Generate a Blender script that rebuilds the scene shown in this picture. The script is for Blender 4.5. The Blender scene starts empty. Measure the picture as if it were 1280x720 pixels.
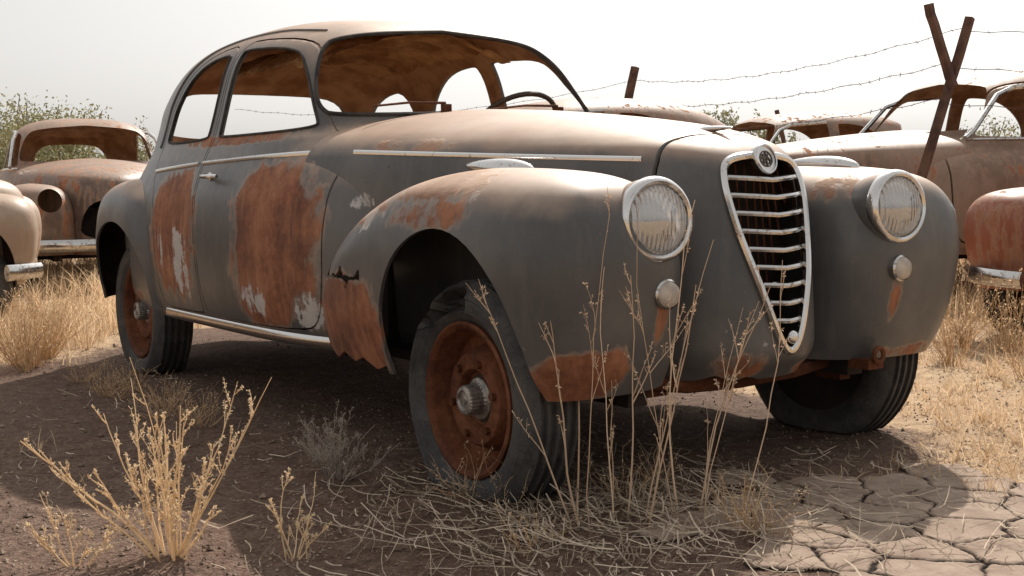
import bpy, bmesh, math, random, copy
import numpy as np
from mathutils import Vector, Matrix, noise
random.seed(7); rng=np.random.default_rng(7)
scene=bpy.context.scene; coll=scene.collection
# ------------------------------------------------------------ site frame
CAM=Vector((2.94,-2.625,0.87)); FW=Vector((-0.827,0.562,0)); RT=Vector((0.562,0.827,0))
def site(s,d,z=0.0):
    p=CAM+FW*d+RT*s; return Vector((p.x,p.y,z))
def fbm(x,y,z=0.0,o=3):
    return noise.fractal(Vector((x,y,z)),1.0,2.0,o)
def gz(x,y):
    return 0.010*fbm(x*3.1,y*3.1,1.7)+0.022*fbm(x*0.6,y*0.6,5.1)-0.004
# ------------------------------------------------------------ mesh helpers
def link(o,parent=None):
    coll.objects.link(o)
    if parent is not None: o.parent=parent
    return o
def mk(name,verts,faces,mat=None,parent=None,smooth=True,angle=38,label=None):
    me=bpy.data.meshes.new(name); me.from_pydata([tuple(v) for v in verts],[],[tuple(f) for f in faces]); me.update()
    o=bpy.data.objects.new(name,me); link(o,parent)
    if mat is not None:
        for m in (mat if isinstance(mat,(list,tuple)) else [mat]): me.materials.append(m)
    fin(o,smooth,angle)
    if label: o["label"]=label
    return o
def fin(o,smooth=True,angle=38):
    me=o.data
    if len(me.polygons)==0: return
    me.polygons.foreach_set('use_smooth',[smooth]*len(me.polygons))
    if smooth: me.set_sharp_from_angle(angle=math.radians(angle))
    me.update()
def fastmesh(name,V,loops,starts,mat,parent=None):
    me=bpy.data.meshes.new(name)
    me.vertices.add(len(V)); me.vertices.foreach_set('co',np.asarray(V,dtype=np.float32).ravel())
    me.loops.add(len(loops)); me.loops.foreach_set('vertex_index',np.asarray(loops,dtype=np.int32))
    me.polygons.add(len(starts)); me.polygons.foreach_set('loop_start',np.asarray(starts,dtype=np.int32))
    me.update(calc_edges=True); me.validate()
    if mat: me.materials.append(mat)
    o=bpy.data.objects.new(name,me); link(o,parent); return o
def bake(o):
    dg=bpy.context.evaluated_depsgraph_get(); dg.update()
    me=bpy.data.meshes.new_from_object(o.evaluated_get(dg),preserve_all_data_layers=True,depsgraph=dg)
    o.modifiers.clear(); o.data=me
def solid(o,t,mo=1):
    m=o.modifiers.new('s','SOLIDIFY'); m.thickness=t; m.offset=-1; m.material_offset=mo; m.material_offset_rim=0; bake(o)
def boolean(o,cuts,op='DIFFERENCE'):
    for c in cuts:
        m=o.modifiers.new('b','BOOLEAN'); m.operation=op; m.solver='EXACT'; m.object=c
    bake(o)
def rm(objs):
    for o in objs: bpy.data.objects.remove(o,do_unlink=True)
def prism(poly,axis,a,b):
    n=len(poly); V=[]
    for t in (a,b):
        for p in poly:
            if axis=='y': V.append((p[0],t,p[1]))
            elif axis=='x': V.append((t,p[0],p[1]))
            else: V.append((p[0],p[1],t))
    F=[list(range(n)),list(range(2*n-1,n-1,-1))]
    for i in range(n): F.append([i,(i+1)%n+0, (i+1)%n+n, i+n][::-1])
    o=mk('cutter',V,F,smooth=False)
    bm=bmesh.new(); bm.from_mesh(o.data); bmesh.ops.recalc_face_normals(bm,faces=bm.faces); bm.to_mesh(o.data); bm.free()
    return o
def chaikin(poly,it=3):
    P=[np.array(p,float) for p in poly]
    for _ in range(it):
        Q=[]
        for i in range(len(P)):
            a,b=P[i],P[(i+1)%len(P)]
            Q.append(a*.75+b*.25); Q.append(a*.25+b*.75)
        P=Q
    return [tuple(p) for p in P]
def inset(poly,d):
    P=[np.array(p,float) for p in poly]; n=len(P)
    A=sum(P[i][0]*P[(i+1)%n][1]-P[(i+1)%n][0]*P[i][1] for i in range(n))
    sg=1 if A>0 else -1; out=[]
    for i in range(n):
        e=P[(i+1)%n]-P[i-1]; e=e/(np.linalg.norm(e)+1e-9)
        out.append(tuple(P[i]+sg*d*np.array([-e[1],e[0]])))
    return out
def pch(xs,ys,x):
    xs=np.asarray(xs,float); ys=np.asarray(ys,float); x=np.asarray(x,float)
    h=np.diff(xs); dl=np.diff(ys)/h; m=np.zeros(len(xs)); m[0]=dl[0]; m[-1]=dl[-1]
    for i in range(1,len(xs)-1):
        if dl[i-1]*dl[i]>0:
            w1=2*h[i]+h[i-1]; w2=h[i]+2*h[i-1]; m[i]=(w1+w2)/(w1/dl[i-1]+w2/dl[i])
    k=np.clip(np.searchsorted(xs,x)-1,0,len(h)-1); t=np.clip((x-xs[k])/h[k],0,1)
    return ((2*t**3-3*t**2+1)*ys[k]+(t**3-2*t**2+t)*h[k]*m[k]+(-2*t**3+3*t**2)*ys[k+1]+(t**3-t**2)*h[k]*m[k+1])
def tube(V,F,pts,r0,r1=None,sides=6,flat=1.0,cap=True):
    if r1 is None: r1=r0
    n=len(pts); b=len(V); up=Vector((0,0,1)); prev=None
    for i,p in enumerate(pts):
        p=Vector(p); t=(Vector(pts[min(i+1,n-1)])-Vector(pts[max(i-1,0)]))
        if t.length<1e-9: t=Vector((0,0,1))
        t.normalize()
        if prev is None:
            a=t.cross(up)
            if a.length<.05: a=t.cross(Vector((1,0,0)))
        else: a=prev-t*prev.dot(t)
        a.normalize(); prev=a; c=t.cross(a); r=r0+(r1-r0)*i/max(n-1,1)
        for k in range(sides):
            an=2*math.pi*k/sides; V.append(p+a*(math.cos(an)*r*flat)+c*(math.sin(an)*r))
    for i in range(n-1):
        for k in range(sides):
            F.append((b+i*sides+k,b+i*sides+(k+1)%sides,b+(i+1)*sides+(k+1)%sides,b+(i+1)*sides+k))
    if cap and sides>3:
        F.append(tuple(b+k for k in range(sides))[::-1]); F.append(tuple(b+(n-1)*sides+k for k in range(sides)))
def lathe(prof,segs=48,axis='x',closed=False):
    V=[];F=[]
    for (a,r) in prof:
        for k in range(segs):
            an=2*math.pi*k/segs
            V.append((a,r*math.cos(an),r*math.sin(an)) if axis=='x' else (r*math.cos(an),a,r*math.sin(an)))
    n=len(prof)
    for i in range(n if closed else n-1):
        j=(i+1)%n
        for k in range(segs):
            F.append((i*segs+k,i*segs+(k+1)%segs,j*segs+(k+1)%segs,j*segs+k))
    return V,F
def box(V,F,c,s):
    b=len(V); x,y,z=c; a,d,e=[q/2 for q in s]
    for sx in(-1,1):
        for sy in(-1,1):
            for sz in(-1,1): V.append((x+sx*a,y+sy*d,z+sz*e))
    for f in((0,1,3,2),(4,6,7,5),(0,4,5,1),(2,3,7,6),(0,2,6,4),(1,5,7,3)): F.append(tuple(b+i for i in f))
def ellipsoid(c,r,seg=20,rings=12,sharp=0.0):
    V=[];F=[]
    for i in range(rings+1):
        ph=math.pi*i/rings
        for k in range(seg):
            th=2*math.pi*k/seg; q=math.sin(ph)
            w=1-sharp*(math.cos(ph)*.5+.5)
            V.append((c[0]+r[0]*math.cos(ph),c[1]+r[1]*q*w*math.cos(th),c[2]+r[2]*q*w*math.sin(th)))
    for i in range(rings):
        for k in range(seg): F.append((i*seg+k,(i+1)*seg+k,(i+1)*seg+(k+1)%seg,i*seg+(k+1)%seg))
    return V,F
def setattr_(o,name,fn):
    me=o.data; n=len(me.vertices); co=np.empty(n*3,np.float32); me.vertices.foreach_get('co',co); co=co.reshape(-1,3)
    a=me.attributes.get(name) or me.attributes.new(name,'FLOAT','POINT')
    a.data.foreach_set('value',np.asarray(fn(co),dtype=np.float32))
# ------------------------------------------------------------ node helpers
def sv(nt,s,v):
    if isinstance(v,bpy.types.NodeSocket): nt.links.new(v,s)
    else:
        if isinstance(v,(tuple,list)) and len(v)==3 and s.type=='RGBA': v=(*v,1)
        s.default_value=v
def MX(nt,f,a,b,bl='MIX'):
    n=nt.nodes.new('ShaderNodeMix'); n.data_type='RGBA'; n.blend_type=bl
    sv(nt,n.inputs[0],f); sv(nt,n.inputs[6],a); sv(nt,n.inputs[7],b); return n.outputs[2]
def MA(nt,op,a,b=0.0,cl=False):
    n=nt.nodes.new('ShaderNodeMath'); n.operation=op; n.use_clamp=cl
    sv(nt,n.inputs[0],a); sv(nt,n.inputs[1],b); return n.outputs[0]
def NO(nt,vec,sc,det=4,ro=.6,di=0.0,out=0):
    n=nt.nodes.new('ShaderNodeTexNoise'); sv(nt,n.inputs['Vector'],vec); n.inputs['Scale'].default_value=sc
    n.inputs['Detail'].default_value=det; n.inputs['Roughness'].default_value=ro; n.inputs['Distortion'].default_value=di
    return n.outputs[out]
def MR(nt,v,a,b,c=0.0,d=1.0):
    n=nt.nodes.new('ShaderNodeMapRange'); n.interpolation_type='SMOOTHSTEP'
    sv(nt,n.inputs[0],v)
    for i,q in enumerate((a,b,c,d)): sv(nt,n.inputs[1+i],q)
    return n.outputs[0]
def MP(nt,vec,sc=(1,1,1),lo=(0,0,0)):
    n=nt.nodes.new('ShaderNodeMapping'); sv(nt,n.inputs[0],vec); n.inputs[1].default_value=lo; n.inputs[3].default_value=sc; return n.outputs[0]
def RAMP(nt,f,st):
    n=nt.nodes.new('ShaderNodeValToRGB'); sv(nt,n.inputs[0],f); cr=n.color_ramp
    while len(cr.elements)<len(st): cr.elements.new(.5)
    for e,(p,c) in zip(cr.elements,st): e.position=p; e.color=(*c,1)
    return n.outputs[0]
def AT(nt,name):
    n=nt.nodes.new('ShaderNodeAttribute'); n.attribute_name=name; return n.outputs['Fac']
def BU(nt,h,st,dist=.01):
    n=nt.nodes.new('ShaderNodeBump'); sv(nt,n.inputs['Height'],h); n.inputs['Strength'].default_value=st; n.inputs['Distance'].default_value=dist; return n.outputs[0]
def newmat(name):
    m=bpy.data.materials.new(name); m.use_nodes=True; nt=m.node_tree; b=nt.nodes['Principled BSDF']; tc=nt.nodes.new('ShaderNodeTexCoord').outputs['Object']
    return m,nt,b,tc
def rustcol(nt,tc,k=1.0,det=5):
    n=NO(nt,tc,5,det,.65); n2=NO(nt,tc,45,3,.7)
    f=MA(nt,'ADD',MA(nt,'MULTIPLY',n,.75),MA(nt,'MULTIPLY',n2,.3))
    return RAMP(nt,f,[(.28,(.042*k,.018*k,.012*k)),(.44,(.125*k,.043*k,.023*k)),(.56,(.225*k,.080*k,.037*k)),(.72,(.36*k,.16*k,.085*k))])
def paint(name,c1,c2,bias=0.0,dust_sunlit=.9,dust_sunlit_c=(.54,.41,.32),off=(0,0,0),rust_k=1.0,gloss=.46,lite=False):
    m,nt,b,tc0=newmat(name); tc=MP(nt,tc0,(1,1,1),off); det_=not lite
    big=NO(nt,tc,2.2,4,.6); fine=NO(nt,tc,26,4,.7); streak=NO(nt,MP(nt,tc,(9,9,.9)),2.2,3,.6)
    base=MX(nt,MR(nt,big,.35,.65),c1,c2)
    base=MX(nt,MR(nt,streak,.50,.75,0,.22 if det_ else .35),base,(c2[0]*1.6+.02,c2[1]*1.5+.015,c2[2]*1.4+.012))
    base=MX(nt,MR(nt,fine,.55,.75,0,.16 if det_ else .3),base,(c1[0]*.5,c1[1]*.48,c1[2]*.47))
    if det_:
        spk=NO(nt,tc,140,2,.6); base=MX(nt,MR(nt,spk,.64,.70,0,.35),base,(.20,.15,.11))
    ar=AT(nt,'rust'); ap=AT(nt,'primer')
    n1=NO(nt,tc,5.0,4,.60,.3)
    noi=MA(nt,'ADD',MA(nt,'MULTIPLY',MA(nt,'SUBTRACT',n1,.5),1.25),MA(nt,'MULTIPLY',MA(nt,'SUBTRACT',streak,.5),.8 if det_ else 1.3))
    noi=MA(nt,'ADD',noi,MA(nt,'MULTIPLY',MA(nt,'SUBTRACT',fine,.5),.30))
    r=MA(nt,'ADD',MA(nt,'ADD',ar,noi),bias)
    halo=MR(nt,r,.26,.46); core=MR(nt,r,.40,.60)
    rc=rustcol(nt,tc,rust_k,5 if det_ else 3)
    rc=MX(nt,MR(nt,streak,.45,.7,0,.5),rc,(.40*rust_k,.18*rust_k,.09*rust_k))
    c=MX(nt,MA(nt,'MULTIPLY',halo,MR(nt,fine,.3,.7,.2,.7)),base,(.33,.23,.165))
    c=MX(nt,core,c,rc)
    h=MA(nt,'ADD',MA(nt,'MULTIPLY',core,MA(nt,'MULTIPLY',fine,.7)),MA(nt,'MULTIPLY',big,.8))
    if det_:
        p=MA(nt,'ADD',ap,MA(nt,'ADD',MA(nt,'MULTIPLY',MA(nt,'SUBTRACT',NO(nt,tc,8,5,.68,.4),.5),1.9),MA(nt,'MULTIPLY',MA(nt,'SUBTRACT',streak,.5),1.1)))
        pm=MR(nt,p,.44,.62); c=MX(nt,MA(nt,'MULTIPLY',pm,.85),c,MX(nt,fine,(.36,.34,.33),(.64,.61,.58))); h=MA(nt,'ADD',h,MA(nt,'MULTIPLY',pm,-.10))
    g=nt.nodes.new('ShaderNodeNewGeometry'); sx=nt.nodes.new('ShaderNodeSeparateXYZ'); nt.links.new(g.outputs['Normal'],sx.inputs[0])
    dn=MA(nt,'ADD',sx.outputs[2],MA(nt,'MULTIPLY',MA(nt,'SUBTRACT',n1,.5),.55))
    dm=MA(nt,'MULTIPLY',MR(nt,dn,.40,.98),dust_sunlit)  # dust on upward faces, with sunlit brightness of the tops painted into it
    c=MX(nt,dm,c,MX(nt,MR(nt,big,.3,.7),dust_sunlit_c,(dust_sunlit_c[0]*.74,dust_sunlit_c[1]*.62,dust_sunlit_c[2]*.54)))
    dl=MR(nt,big,.45,.72,0,.08 if det_ else .20); c=MX(nt,dl,c,(.33,.26,.20))
    nt.links.new(c,b.inputs['Base Color'])
    ro=MA(nt,'ADD',MA(nt,'MULTIPLY',core,.38),MA(nt,'ADD',MA(nt,'ADD',gloss,MA(nt,'MULTIPLY',dm,.2)),MA(nt,'MULTIPLY',MA(nt,'SUBTRACT',fine,.5),.25)),True)
    nt.links.new(ro,b.inputs['Roughness'])
    b.inputs['Specular IOR Level'].default_value=.45
    h=MA(nt,'ADD',h,MA(nt,'MULTIPLY',fine,.04))
    nt.links.new(BU(nt,h,.6,.006),b.inputs['Normal'])
    return m
def rustmat(name,k=1.0,rough=.88):
    m,nt,b,tc=newmat(name); c=rustcol(nt,tc,k); nt.links.new(c,b.inputs['Base Color']); b.inputs['Roughness'].default_value=rough
    b.inputs['Specular IOR Level'].default_value=.2
    nt.links.new(BU(nt,NO(nt,tc,50,4,.75),.8,.006),b.inputs['Normal']); return m
def simple(name,c1,c2,sc=8,rough=.8,metal=0,bump=.4,bd=.004,spec=.4,det=4):
    m,nt,b,tc=newmat(name); n=NO(nt,tc,sc,det,.65); nt.links.new(MX(nt,MR(nt,n,.35,.65),c1,c2),b.inputs['Base Color'])
    b.inputs['Roughness'].default_value=rough; b.inputs['Metallic'].default_value=metal; b.inputs['Specular IOR Level'].default_value=spec
    nt.links.new(BU(nt,NO(nt,tc,sc*6,3,.7),bump,bd),b.inputs['Normal']); return m
def chromemat(name,pit=.5,v=.66):
    m,nt,b,tc=newmat(name); n=NO(nt,tc,30,5,.75); k=MR(nt,n,pit,pit+.14)
    nt.links.new(MX(nt,k,(v,v*.985,v*.965),(.20,.13,.09)),b.inputs['Base Color'])
    nt.links.new(MA(nt,'SUBTRACT',1.0,MA(nt,'MULTIPLY',k,.8)),b.inputs['Metallic'])
    nt.links.new(MA(nt,'ADD',.04,MA(nt,'MULTIPLY',n,.22)),b.inputs['Roughness'])
    nt.links.new(BU(nt,n,.2,.002),b.inputs['Normal']); return m
M_paint=paint('weathered_grey_paint',(.066,.066,.068),(.104,.101,.100),bias=-.05,gloss=.36)
M_inner=simple('rusty_interior',(.34,.17,.085),(.58,.36,.21),6,.9)
M_under=simple('dark_underside',(.035,.024,.018),(.08,.05,.035),9,.95)
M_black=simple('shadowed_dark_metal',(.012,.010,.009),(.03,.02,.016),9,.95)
M_seal=simple('perished_rubber_seal',(.02,.018,.017),(.06,.05,.045),14,.8)
M_rust=rustmat('rust'); M_rustd=rustmat('dark_rust',.5)
M_chrome=chromemat('pitted_chrome',.58); M_chrome2=chromemat('dull_chrome',.53,.56)
def tyremat():
    m,nt,b,tc=newmat('old_tyre_rubber')
    n=NO(nt,tc,16,5,.7); c=MX(nt,MR(nt,n,.3,.75),(.034,.033,.033),(.075,.071,.067))
    v=nt.nodes.new('ShaderNodeTexVoronoi'); v.feature='DISTANCE_TO_EDGE'; nt.links.new(tc,v.inputs['Vector']); v.inputs['Scale'].default_value=34
    cr=MR(nt,v.outputs['Distance'],0,.05)
    c=MX(nt,MA(nt,'MULTIPLY',MA(nt,'SUBTRACT',1,cr),.5),c,(.012,.011,.010)); c=MX(nt,MR(nt,NO(nt,tc,5,3,.6),.54,.78,0,.28),c,(.18,.15,.12))
    nt.links.new(c,b.inputs['Base Color']); b.inputs['Roughness'].default_value=.68; b.inputs['Specular IOR Level'].default_value=.45
    nt.links.new(BU(nt,MA(nt,'ADD',MA(nt,'MULTIPLY',cr,.4),MA(nt,'MULTIPLY',NO(nt,tc,40,3,.7),.7)),.45,.003),b.inputs['Normal']); return m
M_tyre=tyremat()
def lensmat():
    m=bpy.data.materials.new('fluted_lens'); m.use_nodes=True; nt=m.node_tree; nt.nodes.remove(nt.nodes['Principled BSDF'])
    tc=nt.nodes.new('ShaderNodeTexCoord').outputs['Object']
    w=nt.nodes.new('ShaderNodeTexWave'); w.bands_direction='Y'; nt.links.new(tc,w.inputs[0]); w.inputs['Scale'].default_value=24; w.inputs['Distortion'].default_value=.2
    bmp=BU(nt,w.outputs['Fac'],.8,.005)
    g=nt.nodes.new('ShaderNodeBsdfGlossy'); g.inputs['Roughness'].default_value=.05; g.inputs[0].default_value=(1,1,1,1); nt.links.new(bmp,g.inputs['Normal'])
    d=nt.nodes.new('ShaderNodeBsdfDiffuse'); d.inputs[0].default_value=(.82,.84,.86,1); nt.links.new(bmp,d.inputs['Normal'])
    t=nt.nodes.new('ShaderNodeBsdfTransparent'); t.inputs[0].default_value=(.98,.99,.99,1)
    m1=nt.nodes.new('ShaderNodeMixShader'); m1.inputs[0].default_value=.32; nt.links.new(t.outputs[0],m1.inputs[1]); nt.links.new(g.outputs[0],m1.inputs[2])
    m2=nt.nodes.new('ShaderNodeMixShader'); sv(nt,m2.inputs[0],MR(nt,NO(nt,tc,30,3,.6),.3,.8,.08,.30)); nt.links.new(m1.outputs[0],m2.inputs[1]); nt.links.new(d.outputs[0],m2.inputs[2])
    nt.links.new(m2.outputs[0],nt.nodes['Material Output'].inputs[0]); return m
M_lens=lensmat()
def reflmat():
    m,nt,b,tc=newmat('reflector'); b.inputs['Base Color'].default_value=(.95,.95,.96,1); b.inputs['Metallic'].default_value=.7; b.inputs['Roughness'].default_value=.18
    w=nt.nodes.new('ShaderNodeTexWave'); w.bands_direction='Y'; nt.links.new(tc,w.inputs[0]); w.inputs['Scale'].default_value=24; nt.links.new(BU(nt,w.outputs['Fac'],.6,.004),b.inputs['Normal']); return m
M_refl=reflmat()
M_milky=simple('milky_glass',(.34,.29,.25),(.54,.48,.42),12,.3)
M_emb=simple('pewter_emblem',(.07,.06,.05),(.16,.14,.12),40,.5,.5)
# ------------------------------------------------------------ car surfaces
MAIN=dict(
 body=np.array([ # z,xf,xr,yh,nf,nr
 (.33,-.62,-3.85,.800,4.5,2.6),(.40,-.60,-3.95,.835,4.5,2.5),(.55,-.60,-4.02,.862,4.5,2.4),(.70,-.60,-4.02,.868,4.5,2.4),
 (.85,-.64,-3.95,.855,4.5,2.35),(.95,-.72,-3.85,.825,4.5,2.3),(1.03,-.86,-3.77,.790,4.5,2.3),(1.08,-.94,-3.73,.765,4.5,2.3),
 (1.12,-1.01,-3.71,.745,4.5,2.35),(1.20,-1.06,-3.66,.72,4.5,2.4),(1.30,-1.14,-3.58,.692,4.4,2.5),(1.40,-1.23,-3.43,.660,4.2,2.5),
 (1.47,-1.31,-3.28,.622,3.8,2.5),(1.53,-1.41,-3.12,.56,3.3,2.5),(1.575,-1.55,-2.95,.47,3.0,2.5),(1.605,-1.74,-2.75,.35,2.7,2.3),
 (1.625,-1.95,-2.5,.19,2.3,2.1),(1.632,-2.15,-2.25,.03,2,2)]),
 hood=np.array([ # z,xf,w
 (.325,.42,.70),(.42,.487,.72),(.6,.475,.74),(.75,.45,.75),(.87,.425,.76),(.95,.39,.757),(1.0,.335,.745),(1.035,.245,.725),
 (1.075,.07,.68),(1.115,-.20,.59),(1.145,-.46,.48),(1.172,-.74,.31),(1.19,-1.0,.12)]),
 ff=np.array([ # z,xf,xr,yo,yi,nf,nr
 (.335,.42,-.86,.860,.26,3.0,5),(.42,.465,-.865,.89,.26,3.0,5),(.55,.50,-.84,.915,.27,3.1,5),(.68,.515,-.74,.92,.28,3.2,4.6),
 (.78,.505,-.60,.91,.30,3.2,4.2),(.85,.475,-.46,.885,.33,3.0,3.7),(.90,.42,-.33,.84,.38,2.7,3.2),(.93,.31,-.22,.77,.45,2.4,2.8),
 (.945,.14,-.14,.69,.55,2.2,2.4),(.95,0,-.07,.64,.60,2,2)]),
 rf=np.array([
 (.36,-2.50,-3.58,.885,.3,3.5,2.4),(.5,-2.49,-3.61,.905,.3,3.5,2.4),(.65,-2.49,-3.62,.912,.3,3.5,2.4),(.75,-2.51,-3.60,.905,.3,3.4,2.4),(.85,-2.57,-3.55,.885,.32,3.2,2.4),
 (.91,-2.68,-3.47,.845,.36,2.9,2.4),(.95,-2.80,-3.36,.78,.42,2.5,2.2),(.965,-2.95,-3.15,.68,.55,2,2)]))
XC=-2.2; HR=-1.13; HP=.43
def lv(tab,L):
    t=np.linspace(0,len(tab)-1,L); i=np.arange(len(tab)); return np.stack([pch(i,tab[:,c],t) for c in range(tab.shape[1])],1)
def zcol(tab,z): return [float(pch(tab[:,0],tab[:,c],z)) for c in range(tab.shape[1])]
def dome(T,xc,yc,N):
    th=np.linspace(0,2*np.pi,N,endpoint=False); V=[]
    for (z,xf,xr,yo,yi,nf,nr) in T:
        c,s=np.cos(th),np.sin(th); n=np.where(c>0,nf,nr); e=2/n
        cx=np.sign(c)*np.abs(c)**e; sx=np.sign(s)*np.abs(s)**e
        x=np.where(c>0,xc+(xf-xc)*cx,xc+(xc-xr)*cx)
        y=np.where(s>0,yc+(yo-yc)*sx,yc+(yc-yi)*sx)
        V.append(np.stack([x,y,np.full(N,z)],1))
    L=len(T); P=np.concatenate(V); F=[]
    for l in range(L-1):
        for i in range(N):
            j=(i+1)%N; F.append((l*N+i,l*N+j,(l+1)*N+j,(l+1)*N+i))
    top=P[-N:].mean(0); top[2]+=.0005; P=np.vstack([P,top]); t=len(P)-1
    for i in range(N): F.append(((L-1)*N+i,(L-1)*N+(i+1)%N,t))
    return P,F
def body_T(tab,L):
    T=lv(tab,L); return np.stack([T[:,0],T[:,1],T[:,2],T[:,3],-T[:,3],T[:,4],T[:,5]],1)
def body_y(tab,x,z):
    z_,xf,xr,yh,nf,nr=zcol(tab,z)
    q,n=((x-XC)/(xf-XC),nf) if x>XC else ((XC-x)/(XC-xr),nr)
    q=min(abs(q),1); return yh*(1-q**n)**(1/n)
def body_xf(tab,y,z):
    z_,xf,xr,yh,nf,nr=zcol(tab,z); return XC+(xf-XC)*(1-min(abs(y)/yh,.999)**nf)**(1/nf)
def hood_y(tab,x,z):
    z_,xf,w=zcol(tab,z); s=max((xf-x)/(xf-HR),0); return w*s**HP
def hood_x(tab,y,z):
    z_,xf,w=zcol(tab,z); return xf-(abs(y)/w)**(1/HP)*(xf-HR)
def fend_x(tab,y,z):
    z_,xf,xr,yo,yi,nf,nr=zcol(tab,z); q=(y-.62)/(yo-.62) if y>.62 else (.62-y)/(.62-yi)
    return -.05+(xf+.05)*(1-min(q,1)**nf)**(1/nf)
def fend_yr(tab,x,z):
    z_,xf,xr,yo,yi,nf,nr=zcol(tab,z); q=min((-.05-x)/(-.05-xr),1); return .62+(yo-.62)*(1-q**nr)**(1/nr)
def mirror_faces(P,F):
    P=P.copy(); P[:,1]*=-1; return P,[tuple(reversed(f)) for f in F]
def blobs(bl,p=2.4):
    def fn(co):
        v=np.zeros(len(co))
        for (cx,cy,cz,rx,ry,rz,st) in bl:
            d=(np.abs((co[:,0]-cx)/rx)**p+np.abs((co[:,1]-cy)/ry)**p+np.abs((co[:,2]-cz)/rz)**p)**(1/p)
            v=np.maximum(v,st*np.clip((1.35-d)/.7,0,1))
        return v
    return fn
RUST=blobs([(-1.26,-.85,.74,.32,.3,.27,1),(-1.32,-.85,.48,.22,.3,.10,.85),(-2.24,-.85,.73,.27,.3,.27,1),(-1.0,-.85,.46,.10,.3,.10,.5),
 (-.08,-.74,.88,.24,.15,.07,1.05),(-.02,-.88,.82,.22,.08,.05,.6),(-.40,-.82,.83,.14,.1,.06,.7),(.42,-.70,.40,.13,.125,.07,1.05),
 (-.58,-.9,.44,.26,.2,.19,1.3),(.50,-.475,.52,.035,.03,.12,.6),(.50,.475,.50,.035,.03,.13,.6),(.32,.40,.87,.1,.1,.05,.6),(.45,.2,.34,.1,.12,.04,.8),(.45,-.3,.34,.1,.1,.03,.7),(.35,.85,.5,.1,.1,.1,.4),(.45,.65,.35,.1,.2,.03,.5),
 (-1.35,-.55,1.5,.10,.10,.07,.8),(-2.2,0,1.62,.8,.5,.12,.25),(-.5,-.62,1.04,.45,.10,.03,.55),(.20,-.15,1.05,.12,.2,.04,.35),
 (-1.8,-.72,1.10,.7,.1,.03,.6),(.46,-.15,.37,.1,.1,.05,.6),(-3.2,-.9,.4,.5,.2,.05,.6)])
PRIM=blobs([(-2.14,-.85,.60,.13,.3,.16,.85),(-2.42,-.85,.66,.05,.3,.14,.6),(-1.45,-.85,.49,.12,.3,.08,.5),(-1.02,-.85,.47,.09,.3,.08,.6),(-.80,-.85,.86,.06,.3,.05,.6),
 (-.35,-.86,.80,.15,.1,.04,.45),(.12,-.80,.87,.12,.1,.04,.35),(.40,.55,.90,.08,.1,.05,.45)])
gp=[(0,.975),(.09,.970),(.140,.952),(.155,.900),(.152,.84),(.137,.755),(.113,.66),(.083,.565),(.047,.465),(.014,.412)]
W1=[(-1.21,1.115),(-1.23,1.16),(-1.41,1.38),(-1.52,1.450),(-1.94,1.480),(-1.965,1.46),(-1.965,1.13),(-1.94,1.115)]
W2=[(-2.09,1.112),(-2.08,1.14),(-2.08,1.45),(-2.11,1.475),(-2.34,1.460),(-2.51,1.39),(-2.63,1.27),(-2.66,1.14),(-2.63,1.112)]
WS=[(0,1.182),(.60,1.158),(.635,1.20),(.605,1.31),(.545,1.43),(.46,1.488),(0,1.525)]
WSF=WS+[(-y,z) for (y,z) in WS[:0:-1]]
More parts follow.
